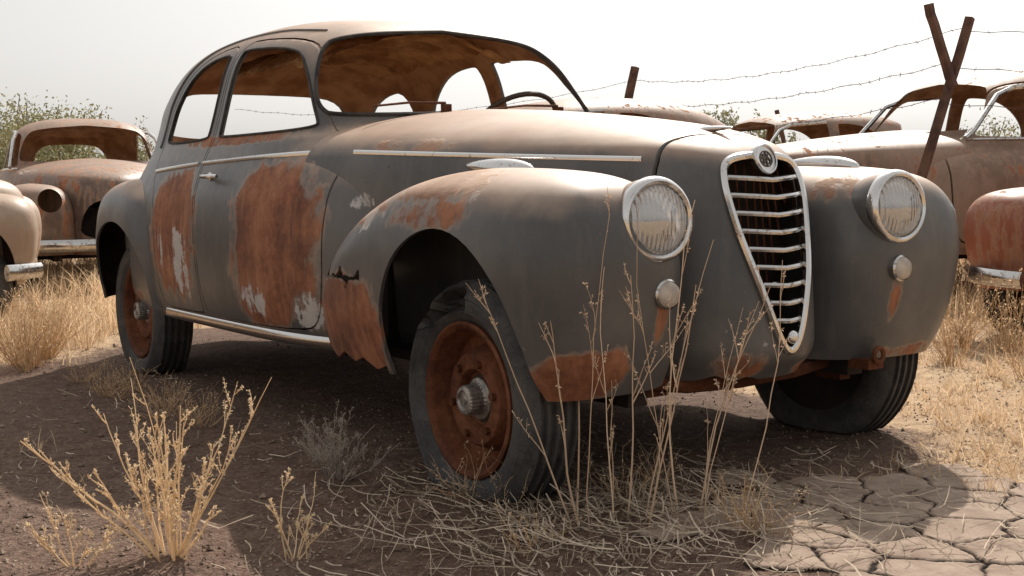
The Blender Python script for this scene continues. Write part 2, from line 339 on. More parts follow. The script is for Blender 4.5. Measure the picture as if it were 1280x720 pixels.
def build_car(name,cfg,loc,heading,mat,inner,detail,scale=1.0,label='',q=1.0,bumper=False,lights=True,hole=False,trim=True,onedoor=0,bt=(-1,1)):
    car=bpy.data.objects.new(name,None); link(car); car.empty_display_size=.3
    car["label"]=label; car["category"]="car"
    B=cfg['body']; H=cfg['hood']; FF=cfg['ff']; RF=cfg['rf']
    N=int(220*q); L=int(92*q)
    P,F=dome(body_T(B,L),XC,0,N)
    shell=mk('body',P,F,[mat,inner],car); solid(shell,.014)
    bl=chaikin([(-.46,1.18),(.46,1.18),(.53,1.23),(.46,1.37),(.3,1.41),(-.3,1.41),(-.46,1.37),(-.53,1.23)],2) if detail else chaikin([(-.36,1.17),(.36,1.17),(.40,1.22),(.32,1.36),(.2,1.40),(-.2,1.40),(-.32,1.36),(-.40,1.22)],2)
    cuts=[prism(chaikin(WSF,2),'x',-1.9,-.5),prism(chaikin(W1,2),'y',-1.3,1.3),prism(chaikin(W2,2),'y',-1.3,1.3),prism(bl,'x',-4.6,-2.85)]
    if detail: cuts.append(prism(chaikin([(-2.78,1.14),(-2.78,1.40),(-2.95,1.39),(-3.12,1.30),(-3.20,1.14)],2),'y',.05,1.3))
    boolean(shell,cuts); rm(cuts)
    doors=[]
    d1=chaikin([(-.965,.43),(-.925,.62),(-.925,.95),(-.965,1.05),(-1.12,1.10),(-1.18,1.15),(-1.36,1.41),(-1.49,1.485),(-1.8,1.515),(-2.02,1.52),(-2.02,1.3),(-2.015,1.05),(-1.97,.75),(-1.94,.42),(-1.9,.385),(-1.08,.385)],2)
    d2=chaikin([(-1.955,.40),(-1.98,.75),(-2.03,1.05),(-2.035,1.3),(-2.035,1.52),(-2.30,1.51),(-2.55,1.43),(-2.70,1.28),(-2.73,1.1),(-2.66,.99),(-2.53,.86),(-2.50,.70),(-2.49,.42),(-2.44,.385),(-2.0,.385)],2)
    if detail:
        for dp in (d1,d2):
            dm=bpy.data.objects.new('door',shell.data.copy()); link(dm,car)
            c=prism(inset(dp,.007),'y',-1.3,-.3); boolean(dm,[c],'INTERSECT'); rm([c]); doors.append(dm)
        cs=[prism(dp,'y',-1.3,-.3) for dp in (d1,d2)]
        boolean(shell,cs); rm(cs)
        doors[0]["label"]="grey front door with big orange rust patch"; doors[1]["label"]="rusted rear door with white primer showing"
    elif onedoor:
        a_,b_=(.3,1.3) if onedoor>0 else (-1.3,-.3)
        dm=bpy.data.objects.new('door',shell.data.copy()); link(dm,car)
        c=prism(inset(d1,.012),'y',a_,b_); boolean(dm,[c],'INTERSECT'); rm([c]); doors.append(dm)
        c=prism(d1,'y',a_,b_); boolean(shell,[c]); rm([c])
        tubeobj('door_handle',[(x,onedoor*(body_y(B,x,.96)+.02),.96) for x in (-1.88,-1.80,-1.72)],.012,M_chrome2,dm)
    T=lv(H,int(72*q)); U=np.linspace(-1,1,int(121*q)|1); NN=len(U); V=[]
    for (z,xf,w) in T:
        V.append(np.stack([xf-np.abs(U)**(1/HP)*(xf-HR),w*U,np.full(NN,z)],1))
    P=np.concatenate(V); F=[]
    for l in range(len(T)-1):
        for i in range(NN-1): F.append((l*NN+i,l*NN+i+1,(l+1)*NN+i+1,(l+1)*NN+i))
    hood=mk('hood',P,F,[mat,inner],car); solid(hood,.010)
    gpoly=chaikin(gp+[(-y,z) for (y,z) in gp[:0:-1]],2)
    parts=[shell,hood]+doors
    if detail:
        c=prism(gpoly,'x',.2,.8); boolean(hood,[c]); rm([c])
        nose=bpy.data.objects.new('nose_panel',hood.data.copy()); link(nose,car)
        s1=[(-1.3,-.2),(.243,-.2),(.243,.85),(.233,.96),(.213,1.02),(.198,1.3),(-1.3,1.3)]
        s2=[(.9,-.2),(.254,-.2),(.254,.85),(.244,.96),(.224,1.02),(.209,1.3),(.9,1.3)]
        a=prism(s1,'y',-1.3,1.3); boolean(hood,[a],'INTERSECT'); rm([a])
        jag=[(y,.318+.022*abs(fbm(y*9,2,1))*2) for y in np.linspace(-.8,.8,60)]+[(.8,.1),(-.8,.1)]
        a=prism(s2,'y',-1.3,1.3); boolean(nose,[a],'INTERSECT'); rm([a]); a=prism(jag,'x',.1,.9); boolean(nose,[a]); rm([a]); parts.append(nose)
    else:
        c=prism(chaikin([(-.26,.46),(.26,.46),(.24,.66),(.14,.80),(-.14,.80),(-.24,.66)],2),'x',.1,.8); boolean(hood,[c]); rm([c])
    arch=[(.035+.335*math.cos(math.pi*k/24),.42+.365*math.sin(math.pi*k/24)**.9) for k in range(25)]
    archf=arch+[(-.30,.1),(.38,.1)]
    archr=[(-3.0+.385*math.cos(math.pi*k/24),.42+.34*math.sin(math.pi*k/24)**.9) for k in range(25)]+[(-3.385,.1),(-2.615,.1)]
    for tab,xc,yc,ap,nm in((FF,-.05,.62,archf,'front_fender'),(RF,-3.05,.6,archr,'rear_fender')):
        P,F=dome(lv(tab,int(60*q)),xc,yc,int(160*q))
        for sd in (-1,1):
            PP,FF_=(P,F) if sd==1 else mirror_faces(P,F)
            fo=mk(nm,PP,FF_,[mat,M_under],car); solid(fo,.011)
            cs=[prism(ap,'y',min(sd*.64,sd*1.3),max(sd*.64,sd*1.3))]
            if hole and nm=='front_fender':
                cs.append(prism([(sd*.5+.10*math.cos(a),.80+.10*math.sin(a)) for a in np.linspace(0,2*math.pi,24,endpoint=False)],'x',.2,.8))
            if detail and sd==-1 and nm=='front_fender':
                up_=[];lo_=[]
                for x in np.linspace(-.835,-.40,60):
                    t=(x+.835)/.435; c0=.600+.050*t-.03*t*t; saw=.028*abs(fbm(x*17,1,5))+.028*max(0,math.sin(x*46+1.5))**3
                    up_.append((x,c0+saw+.003)); lo_.append((x,c0-.012*abs(fbm(x*23,4,2))-.11*max(0,math.sin(x*23+.6))**10*(1-t)-.004*(1-t)))
                cs.append(prism(up_+lo_[::-1],'y',-1.3,-.6))
                cs.append(prism([(-.9,.25),(-.86,.40),(-.82,.36),(-.76,.37),(-.70,.345),(-.62,.375),(-.55,.35),(-.48,.37),(-.40,.34),(-.33,.36),(-.31,.25)],'y',-1.3,-.6))
            boolean(fo,cs); rm(cs); parts.append(fo)
    def wheel(x,sd,hz,torn=False):
        prof=[(-.06,.222),(-.078,.238),(-.084,.250),(-.088,.254),(-.093,.280),(-.092,.292),(-.096,.298),(-.089,.310),(-.080,.324),(-.066,.338)]
        for a in (-.048,-.016,.016,.048): prof+=[(a-.012,.344),(a-.010,.332),(a+.006,.332),(a+.010,.344)]
        prof+=[(.066,.338),(.078,.328),(.090,.308),(.094,.28),(.082,.245),(.06,.222)]
        V,F=lathe(prof,120 if detail else 48,'y'); VV=[]; gl=.03 if detail else 0
        for v in V:
            x_,y_,z_=v; rr=math.hypot(x_,z_); an=math.atan2(z_,x_)
            if torn and y_<-.03 and 1.5<an<2.5:
                k=min((an-1.5)/.08,(2.5-an)/.08,1)*min(max((rr-.272)/.008,0),1)*(1 if rr<.322 else .18)
                k*=.8+1.0*fbm(an*9,rr*30,3); y_+=.085*max(k,0); f=1-.02*max(k,0); x_*=f; z_*=f
            lim=hz-.004-gl
            if z_<-lim+.09:
                k=min(max((-lim+.09-z_)/.12,0),1); y_*=1+.30*k*k
            if z_<-lim: z_=-lim+(z_+lim)*.06
            VV.append((x_,y_,z_))
        V2,F2=lathe([(-.062,.224),(-.078,.227),(-.082,.218),(-.074,.206),(-.066,.201),(-.006,.194),(.004,.188),(.004,.156),(-.006,.148),(-.044,.136),(-.050,.130),(-.050,.088),(-.046,.084),(-.022,.078),(-.022,.01),(.014,.01),(.014,.15),(.03,.19),(.062,.215),(.062,.224)],80 if detail else 32,'y',True)
        wheel_o=mk('wheel',*lathe([(-.03,.05),(-.015,.09),(.09,.09),(.1,.03)],24,'y'),M_under,car)
        wheel_o.location=(x,sd*.715,hz)
        if sd>0: wheel_o.rotation_euler=(0,0,math.pi)
        mk('tyre',VV,F,M_tyre,wheel_o,angle=28)
        if detail:
            Vd,Fd=lathe([(.07,.235),(.066,.20),(.064,.05)],40,'y'); mk('brake_drum',Vd,Fd,M_black,wheel_o)
        rim=mk('rim',V2,F2,M_rustw if detail else M_rustd,wheel_o)
        bm=bmesh.new(); bm.from_mesh(rim.data); bmesh.ops.recalc_face_normals(bm,faces=bm.faces); bm.to_mesh(rim.data); bm.free()
        if detail:
            cs=[]
            for k in range(8):
                an=2*math.pi*k/8+.2; e=[]
                for j in range(12):
                    b_=2*math.pi*j/12; lx=.014*math.cos(b_); ly=.040*math.sin(b_)
                    e.append(((.170+lx)*math.cos(an)-ly*math.sin(an),(.170+lx)*math.sin(an)+ly*math.cos(an)))
                cs.append(prism(e,'y',-.12,.12))
            boolean(rim,cs); rm(cs); fin(rim)
            if sd<0 and x>-1:
                for k in range(6):
                    V3=[];F3=[]; an=2*math.pi*k/6+.2; cx,cz=.108*math.cos(an),.108*math.sin(an)
                    for yy in(-.064,-.042):
                        for j_ in range(6): V3.append((cx+.012*math.cos(j_*math.pi/3),yy,cz+.012*math.sin(j_*math.pi/3)))
                    for j_ in range(6): F3.append((j_,(j_+1)%6,6+(j_+1)%6,6+j_))
                    F3.append(tuple(range(6))); mk('wheel_nut',V3,F3,M_rustd,wheel_o,smooth=False)
        V4,F4=lathe([(-.018,.062),(-.034,.060),(-.038,.048),(-.044,.046),(-.082,.043),(-.086,.040),(-.088,.030),(-.082,.026),(-.082,.014),(-.086,.010),(-.086,.0005)],48,'y')
        VV=[]
        for v in V4:
            rr=math.hypot(v[0],v[2]); an=math.atan2(v[2],v[0]); f=1-.09*(int(round((an+math.pi)*24/math.pi))%2) if .0385<rr<.047 else 1; VV.append((v[0]*f,v[1],v[2]*f))
        mk('hub_cap',VV,F4,M_hub,wheel_o,angle=20)
        return wheel_o
    wheel(0,-1,.290 if detail else .32,detail); wheel(0,1,.325 if detail else .32); wheel(-3.0,-1,.32); wheel(-3.0,1,.33)
    V=[];F=[]
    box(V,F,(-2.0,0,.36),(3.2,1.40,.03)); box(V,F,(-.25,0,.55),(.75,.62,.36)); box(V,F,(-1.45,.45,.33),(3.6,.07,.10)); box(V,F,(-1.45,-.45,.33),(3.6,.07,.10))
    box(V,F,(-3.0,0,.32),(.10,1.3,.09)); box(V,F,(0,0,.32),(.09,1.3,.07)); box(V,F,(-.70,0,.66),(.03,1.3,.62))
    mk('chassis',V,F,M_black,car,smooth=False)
    if lights:
        for sd in(-1,1):
            hx=fend_x(FF,.53,.80)-.012-(.010 if sd>0 else 0); hy=.503 if sd<0 else .480
            V,F=lathe([(-.26,.02),(-.22,.055),(-.15,.085),(-.08,.103),(-.03,.110),(.004,.112),(.010,.110)],48); hl=mk('headlight',V,F,mat,car)
            hl.location=(hx,sd*hy,.802 if sd<0 else .812); hl.rotation_euler=(0,math.radians(-3),math.radians(-5))
            V,F=lathe([(-.006,.1125),(.008,.1155),(.020,.113),(.029,.107),(.032,.101),(.026,.094),(-.01,.092)],56); mk('headlight_rim',V,F,M_chrome,hl)
            V,F=lathe([(.000,.095),(-.03,.082),(-.050,.05),(-.058,.012),(-.058,.0005)],40); mk('reflector',V,F,M_refl,hl)
            V,F=lathe([(.018,.095),(.032,.082),(.044,.05),(.049,.02),(.050,.0005)],48); mk('lens',V,F,M_lens,hl)
            if detail: parts.append(hl)
    if bumper:
        V=[];F=[]; pts=[(.62-.30*abs(t)**3,.92*t,.42) for t in np.linspace(bt[0],bt[1],25)]
        tube(V,F,pts,.055,.050,10,.45); mk('bumper',V,F,M_chrome2,car)
    if trim and not detail:
        for sd in(-1,1):
            tubeobj('window_trim',[(-1.09,sd*.725,1.11),(-1.16,sd*.715,1.16),(-1.38,sd*.665,1.40),(-1.53,sd*.63,1.455),(-1.95,sd*.625,1.485)],.018,M_chrome2,car,sides=6)
            tubeobj('window_trim',[(x,sd*(body_y(B,x,1.10)+.004),1.10) for x in np.linspace(-1.15,-2.6,14)],.011,M_chrome2,car,sides=6)
    for o in parts:
        fin(o)
        if detail and o.name[:9]!='headlight': setattr_(o,'rust',RUST); setattr_(o,'primer',PRIM)
    car.scale=(scale,)*3; car.location=loc; car.rotation_euler=(0,0,math.atan2(heading[1],heading[0]))
    return car,parts
def tubeobj(name,pts,r,mat,parent,flat=1.0,sides=8,r1=None,label=None):
    V=[];F=[]; tube(V,F,pts,r,r1,sides,flat); return mk(name,V,F,mat,parent,label=label)
M_rustw=rustmat('wheel_rust',.68,.72); M_hub=simple('grey_hub_metal',(.16,.14,.125),(.40,.37,.34),30,.42,.6,.3,.002)
main,parts=build_car('vintage_car',MAIN,(0,0,-.03),(1,0),M_paint,M_inner,True,1.0,"grey rusted vintage saloon with empty windows and flat tyres")
B,H,FF=MAIN['body'],MAIN['hood'],MAIN['ff']
front_door=[o for o in bpy.data.objects if o.name=='door'][0]; rear_door=[o for o in bpy.data.objects if o.name=='door.001'][0]
def bstrip(x0,x1,z0,z1,par,r=.009,n=20):
    pts=[]
    for t in np.linspace(0,1,n):
        x=x0+(x1-x0)*t; z=z0+(z1-z0)*t; pts.append((x,-body_y(B,x,z)-.003,z))
    return tubeobj('chrome_strip',pts,r,M_chrome,par,.6)
bstrip(-.95,-2.005,1.030,1.012,front_door); bstrip(-2.055,-2.63,1.011,.990,rear_door,n=16)
for sd in(-1,1):
    tubeobj('chrome_strip',[(x,sd*(max(hood_y(H,x,z),body_y(B,x,z) if x<-.9 else 0)+.002),z) for x,z in zip(np.linspace(-.88,.20,30),np.linspace(1.022,.968,30))],.0085,M_chrome,main,.6)
tubeobj('rocker_strip',[(x,-body_y(B,x,.362)-.006,.362) for x in np.linspace(-.93,-2.47,24)],.020,M_chrome,main,.45)
def closed(p): return p+[p[0]]
tubeobj('windscreen_seal',closed([(body_xf(B,y,z)+.002,y,z) for (y,z) in chaikin(WSF,3)]),.0085,M_seal,main,sides=6)
tubeobj('window_seal',closed([(x,-body_y(B,x,z)-.001,z) for (x,z) in chaikin(W1,3)]),.006,M_seal,front_door,sides=6)
tubeobj('window_seal',closed([(x,-body_y(B,x,z)-.001,z) for (x,z) in chaikin(W2,3)]),.006,M_seal,rear_door,sides=6)
dr=[(-1.52,1.520),(-1.8,1.545),(-2.1,1.550),(-2.35,1.530),(-2.60,1.440),(-2.75,1.28),(-2.78,1.10)]
ii=np.linspace(0,len(dr)-1,40); dx_=pch(np.arange(len(dr)),[p[0] for p in dr],ii); dz_=pch(np.arange(len(dr)),[p[1] for p in dr],ii)
tubeobj('drip_rail',[(x,-body_y(B,x,z)-.002,z) for x,z in zip(dx_,dz_)],.006,M_paint,main,sides=6)
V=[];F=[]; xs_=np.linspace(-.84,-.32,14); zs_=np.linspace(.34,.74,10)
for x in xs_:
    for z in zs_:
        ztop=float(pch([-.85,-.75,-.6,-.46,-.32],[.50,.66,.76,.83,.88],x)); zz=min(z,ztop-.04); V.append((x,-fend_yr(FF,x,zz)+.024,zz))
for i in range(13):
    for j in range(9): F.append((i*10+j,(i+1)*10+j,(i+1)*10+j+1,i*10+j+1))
mk('fender_liner',V,F,M_black,main)  # added near-black sheet that paints shade into the ragged fender gaps
V,F=ellipsoid((-1.86,-body_y(B,-1.86,.955)-.006,.955),(.022,.008,.018)); mk('door_handle',V,F,M_chrome,front_door)
V=[];F=[]; yb=-body_y(B,-1.86,.955); tube(V,F,[(-1.86,yb-.005,.957),(-1.865,yb-.04,.957),(-1.85,yb-.045,.957),(-1.74,yb-.040,.955),(-1.72,yb-.032,.954)],.011,.008,8)
mk('door_lever',V,F,M_chrome,front_door)
V=[];F=[]; yb=-body_y(B,-.91,1.04); box(V,F,(-.912,yb-.006,1.045),(.034,.03,.075)); tube(V,F,[(-.925,yb-.024,1.0),(-.925,yb-.024,1.085)],.010,.010,8); mk('door_hinge',V,F,M_rustd,main)
# grille
gpoly=chaikin(gp+[(-y,z) for (y,z) in gp[:0:-1]],3)
gz_=[p[1] for p in gp[::-1]]; gy_=[p[0] for p in gp[::-1]]
V=[];F=[]
def ghw(z): return float(pch([.405]+gz_[:-2],[.003]+gy_[:-2],min(z,.951)))
for k in range(9):
    z=.902-k*.0505; hw=ghw(z)
    pts=[(hood_x(H,y,z)+.004-.012*(abs(y)/max(hw,.01))**2,y,z+.010*(abs(y)/.15)) for y in np.linspace(-hw,hw,13)]
    tube(V,F,pts,.0092,.0092,8,1.3)
grille=mk('grille',V,F,M_chrome2,main,label="tall shield shaped grille with chrome bars")
pts=[(hood_x(H,y,z)+.008,y,z) for (y,z) in gpoly]; pts.append(pts[0])
tubeobj('grille_frame',pts,.0125,M_chrome,grille)
V=[];F=[]
for k in range(9):
    y=-.12+k*.03; zt=.95; zb=.46+abs(y)*3.1
    if zt>zb: tube(V,F,[(.385-(abs(y)*.2),y,zb),(.345-(abs(y)*.2),y,zt)],.0035,.0035,5)
mk('grille_rods',V,F,M_rustd,grille)
V=[];F=[]; box(V,F,(.26,0,.68),(.03,.40,.60)); mk('radiator',V,F,M_black,main,smooth=False)
bz=.962; bx=hood_x(H,0,bz)+.016
V,F=lathe([(-.02,.042),(.004,.042),(.009,.039),(.008,.035),(.003,.034),(.003,.0005)],40); bd=mk('badge',V,F,M_chrome,grille,label="round metal badge with ringed emblem"); bd.location=(bx,0,bz); bd.rotation_euler=(0,math.radians(-16),0); bd.scale=(1,1,1.12)
V=[];F=[]; tube(V,F,[(.004,.023*math.cos(a),.023*math.sin(a)) for a in np.linspace(0,2*math.pi,33)],.0024,.0024,5)
box(V,F,(.005,0,0),(.004,.0026,.042)); box(V,F,(.005,-.010,0),(.004,.0046,.030)); box(V,F,(.005,-.010,.003),(.004,.016,.0046))
tube(V,F,[(.005,.010+.0045*math.sin(t*6.28),-.015+t*.030) for t in np.linspace(0,1,14)],.0026,.0026,5)
bm_=mk('badge_emblem',V,F,M_emb,grille,smooth=False); bm_.location=bd.location; bm_.rotation_euler=bd.rotation_euler
V,F=ellipsoid((0,0,0),(.014,.020,.020)); o=mk('grille_boss',V,F,M_chrome,grille); o.location=(.504,0,.452)
V,F=ellipsoid((.19,0,1.060),(.075,.020,.012),sharp=.5); mk('hood_ornament',V,F,M_chrome,main)
for sd in(-1,1):
    V,F=lathe([(-.05,.034),(.0,.041),(.008,.041),(.014,.036)],28); o=mk('fog_lamp',V,F,M_chrome2,main); o.location=(fend_x(FF,.475,.62)+.002,sd*.475,.605 if sd<0 else .625); o.rotation_euler=(0,0,math.radians(-5 if sd<0 else -2))
    V,F=lathe([(.010,.036),(.020,.031),(.027,.017),(.029,.0005)],28); mk('lamp_glass',V,F,M_milky,o)
    V,F=ellipsoid((0,0,0),(.165,.020,.020),sharp=-1.0); o=mk('marker_lamp',V,F,M_chrome,main); o.location=((-.10 if sd==-1 else .08),sd*.60,.950); o.rotation_euler=(0,math.radians(4),math.radians(sd*-4))
for y0,y1 in((-.22,-.50),(.30,.02)):
    V=[];F=[]; tube(V,F,[(-1.015,y0,1.185),(-1.02,y0,1.21),(-1.045,(y0+y1)/2,1.21),(-1.065,y1,1.195)],.006,.004,6); box(V,F,(-1.015,y0,1.19),(.03,.03,.03)); mk('wiper',V,F,M_rustd,main)
# interior
M_leather=simple('torn_brown_lining',(.30,.14,.06),(.66,.40,.20),5,.85,0,.9,.02)
V=[];F=[]; n=70
for i in range(n+1):
    for j in range(n+1):
        x=-1.50-1.25*i/n; y=-.47+.88*j/n
        zc=1.590-.28*abs(y/.62)**3.2-.22*max(0,(-2.5-x))**1.4-.14*max(0,x+1.75)**1.2
        sag=.030+.055*max(0,fbm(x*2.2,y*2.2,3,3)+.1)+(.06*max(0,-y-.1))*(1 if x>-2.4 else .3)
        V.append((x,y,zc-sag+.016*fbm(x*14,y*6,0,3)))
for i in range(n):
    for j in range(n): F.append((i*(n+1)+j,(i+1)*(n+1)+j,(i+1)*(n+1)+j+1,i*(n+1)+j+1))
mk('headliner',V,F,M_leather,main,label="sagging torn brown headliner")
def loftx(pts,y0,y1,mat,name):
    n=len(pts); V=[];F=[]; ys=np.linspace(y0,y1,14)
    for y in ys:
        for (x,z) in pts: V.append((x+.01*fbm(x*8,y*8,z*8),y,z+.012*fbm(x*6,y*6,z*6)))
    for a in range(len(ys)-1):
        for i in range(n): F.append((a*n+i,a*n+(i+1)%n,(a+1)*n+(i+1)%n,(a+1)*n+i))
    F.append(tuple(range(n))); F.append(tuple((len(ys)-1)*n+i for i in range(n))[::-1]); return mk(name,V,F,mat,main)
loftx(chaikin([(-1.12,1.08),(-1.28,1.08),(-1.34,1.02),(-1.31,.90),(-1.14,.88)],2),-.55,.55,M_inner,'dashboard')
loftx(chaikin([(-1.75,.55),(-2.15,.53),(-2.35,.93),(-2.28,.98),(-2.18,.95),(-2.05,.68),(-1.75,.70)],2),-.60,.60,M_leather,'front_seat')
loftx(chaikin([(-2.70,.55),(-3.05,.53),(-3.20,.93),(-3.12,.98),(-3.04,.95),(-2.95,.68),(-2.70,.70)],2),-.50,.50,M_leather,'rear_seat')
V=[];F=[]; tube(V,F,[(0,.20*math.cos(a),.20*math.sin(a)) for a in np.linspace(0,2*math.pi,41)],.011,.011,8)
for a in(.3,math.pi-.3,-math.pi/2): tube(V,F,[(.02,0,0),(0,.2*math.cos(a),.2*math.sin(a))],.007,.007,6)
tube(V,F,[(.0,0,0),(.32,0,-.02)],.02,.02,8)
sw=mk('steering_wheel',V,F,simple('old_bakelite',(.03,.018,.012),(.07,.04,.025),10,.5),main); sw.location=(-1.44,.37,1.145); sw.rotation_euler=(0,math.radians(48),0)
V=[];F=[]; tube(V,F,[(.22,-.42,.335),(.28,-.2,.305),(.29,0,.30),(.28,.25,.305),(.22,.62,.33)],.024,.024,8)
tube(V,F,[(.14,-.66,.29),(.16,.66,.29)],.012,.012,8); tube(V,F,[(.27,-.42,.33),(-.2,-.40,.38)],.03,.04,6); tube(V,F,[(.27,.42,.33),(-.2,.40,.38)],.03,.04,6)
tube(V,F,[(.22,.58,.33),(.10,.66,.26),(-.02,.68,.28)],.016,.016,8); box(V,F,(.20,.52,.29),(.10,.05,.09)); box(V,F,(.20,-.30,.30),(.08,.12,.05))
mk('front_axle_beam',V,F,M_rustd,main,label="rusty cross beam below the grille")
V=[];F=[]; tube(V,F,[(.46,.43+.022*math.cos(a),.355+.022*math.sin(a)) for a in np.linspace(0,2*math.pi,21)],.008,.008,6); box(V,F,(.41,.43,.325),(.08,.07,.03)); mk('tow_hook',V,F,M_rustd,main)
# ------------------------------------------------------------ background cars
NB=copy.deepcopy(MAIN); b=NB['body']
for i,r in enumerate(b):
    if r[0]<=1.0: r[2]-=.35
    else: r[2]=-3.15 if r[0]<1.5 else r[2]*.9-.22
    if r[0]<=.95: r[3]=min(r[3]+.03,.895)
NB['ff'][:,3]-=.01; NB['rf'][:,2]-=.25
def pm(name,c1,c2,bias,off,dust_sunlit=.40,dc=(.40,.26,.175),k=1.1): return paint(name,c1,c2,bias,dust_sunlit,dc,off,k,lite=True)
P1=pm('tan_paint',(.17,.105,.07),(.29,.195,.14),.28,(3,1,2)); P2=pm('brown_paint',(.12,.08,.06),(.23,.16,.12),.36,(7,5,1)); P3=pm('pale_paint',(.46,.37,.29),(.34,.24,.17),.18,(2,8,4),.5,(.50,.38,.28)); P4=pm('red_rust_paint',(.24,.07,.035),(.33,.11,.055),.35,(9,2,7),.3)
def wv(s,d): v=RT*s+FW*d; return (v.x,v.y)
def bg(cfg,s,d,h,mat,sc,label,q=.5,z=-.02,**k):
    c,_=build_car('wrecked_car',cfg,site(s,d,z),wv(*h),mat,M_inner,False,sc,label,q,True,**k); c["group"]="wrecked cars in a scrapyard field"; return c
bg(NB,-3.72,11.3,(.42,-.91),P2,1.03,"brown rusted sedan with missing windscreen in dry grass",.6,lights=False,hole=True)
bg(NB,-3.78,8.45,(.94,.34),P3,.98,"cream wreck with open wheel arch in dry grass",trim=True,z=-.04,lights=False,bt=(-1,-.7))
bg(NB,1.9,9.1,(-.96,-.28),P1,1.05,"rusty brown sedan with chrome window trim in dry grass",.6,onedoor=1)
bg(NB,1.26,12.9,(-.95,-.3),P2,1.0,"brown stripped sedan beside a wire fence")
bg(MAIN,-1.25,9.9,(-.9,-.42),P1,1.0,"brown wreck parked behind the grey car")
bg(MAIN,3.20,6.3,(-.90,-.43),P4,.90,"red rusted car with chrome bumper end in dry grass",.7,-.04,lights=False,bt=(-1,-.25))
# ------------------------------------------------------------ ground
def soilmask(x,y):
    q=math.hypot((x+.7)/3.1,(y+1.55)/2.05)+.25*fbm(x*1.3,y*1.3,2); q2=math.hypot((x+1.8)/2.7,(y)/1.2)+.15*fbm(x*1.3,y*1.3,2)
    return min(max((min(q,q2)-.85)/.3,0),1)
n=330; a=1.25; bb=math.asinh(600/a); u=np.linspace(-1,1,n); gx=0+a*np.sinh(bb*u); gy=-.6+a*np.sinh(bb*u)
V=[];att=[]
for y in gy:
    for x in gx:
        V.append((x,y,gz(x,y))); att.append(soilmask(x,y) if abs(x)<12 and abs(y)<12 else 1)
V=np.array(V); idx=np.arange(n*n).reshape(n,n); Q=np.stack([idx[:-1,:-1],idx[:-1,1:],idx[1:,1:],idx[1:,:-1]],-1).reshape(-1,4)
def groundmat():
    m,nt,b,tc=newmat('dirt')
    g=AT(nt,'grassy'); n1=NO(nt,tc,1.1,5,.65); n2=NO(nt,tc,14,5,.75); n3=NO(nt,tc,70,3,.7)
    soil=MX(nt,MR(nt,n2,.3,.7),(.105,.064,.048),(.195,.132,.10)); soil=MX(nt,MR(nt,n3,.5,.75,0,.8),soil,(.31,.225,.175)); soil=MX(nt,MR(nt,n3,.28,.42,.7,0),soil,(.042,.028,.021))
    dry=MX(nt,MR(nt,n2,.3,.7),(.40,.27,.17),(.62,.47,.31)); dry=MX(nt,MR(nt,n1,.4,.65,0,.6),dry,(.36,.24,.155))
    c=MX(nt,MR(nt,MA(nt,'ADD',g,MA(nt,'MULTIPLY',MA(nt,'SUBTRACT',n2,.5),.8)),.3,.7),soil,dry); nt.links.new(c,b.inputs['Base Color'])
    b.inputs['Roughness'].default_value=.95; b.inputs['Specular IOR Level'].default_value=.15
    h=MA(nt,'ADD',MA(nt,'MULTIPLY',n2,.8),MA(nt,'MULTIPLY',n3,.5)); nt.links.new(BU(nt,h,1.0,.03),b.inputs['Normal']); return m
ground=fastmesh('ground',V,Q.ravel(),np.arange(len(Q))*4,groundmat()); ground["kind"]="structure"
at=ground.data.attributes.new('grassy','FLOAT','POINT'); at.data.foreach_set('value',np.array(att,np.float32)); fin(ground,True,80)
# cracked mud
cxm,cym=1.30,-.10; R_=1.0; m_=340; sites=[]
for i in range(-7,8):
    for j in range(-7,8): sites.append((cxm+(i+.5*(j%2)+random.uniform(-.40,.40))*.185,cym+(j+random.uniform(-.40,.40))*.165))
S=np.array(sites); xs=np.linspace(cxm-R_,cxm+R_,m_); V=[];keep=[];att=[]; minis=np.array([(cxm+random.uniform(-R_,R_),cym+random.uniform(-R_,R_)) for _ in range(330)])
for y in xs-cxm+cym:
    for x in xs:
        wx=x+.014*fbm(x*14,y*14,3); wy=y+.014*fbm(x*14,y*14,7)
        d=np.hypot(S[:,0]-wx,S[:,1]-wy); k=np.argpartition(d,2)[:2]; k=k[np.argsort(d[k])]; e=(d[k[1]]**2-d[k[0]]**2)/(2*np.hypot(*(S[k[1]]-S[k[0]])))
        c=S[k[0]]; rr=math.hypot((c[0]-cxm)/.95,(c[1]-cym)/.70)
        wd=.003+.004*fbm(x*7,y*7,1)
        crack=min(max((e-wd)/.005,0),1)
        d2=np.hypot(minis[:,0]-wx,minis[:,1]-wy); k2=np.argpartition(d2,2)[:2]; e2=abs(d2[k2[1]]-d2[k2[0]])
        hair=min(max((e2-.001)/.006,0),1) if (k[0]%4==0) else 1
        att_=crack*(.5+.5*hair)
        z=gz(x,y)*.5+.003+.008*crack-.002*(1-hair)+.0012*fbm(x*20,y*20,4)+.001*math.sin(k[0]*1.7)*crack
        V.append((x,y,z)); keep.append(rr<.92+.12*math.sin(k[0]*3.1)); att.append(att_)
idx=np.arange(m_*m_).reshape(m_,m_); Q=np.stack([idx[:-1,:-1],idx[:-1,1:],idx[1:,1:],idx[1:,:-1]],-1).reshape(-1,4); kp=np.array(keep)
Q=Q[kp[Q].all(1)]
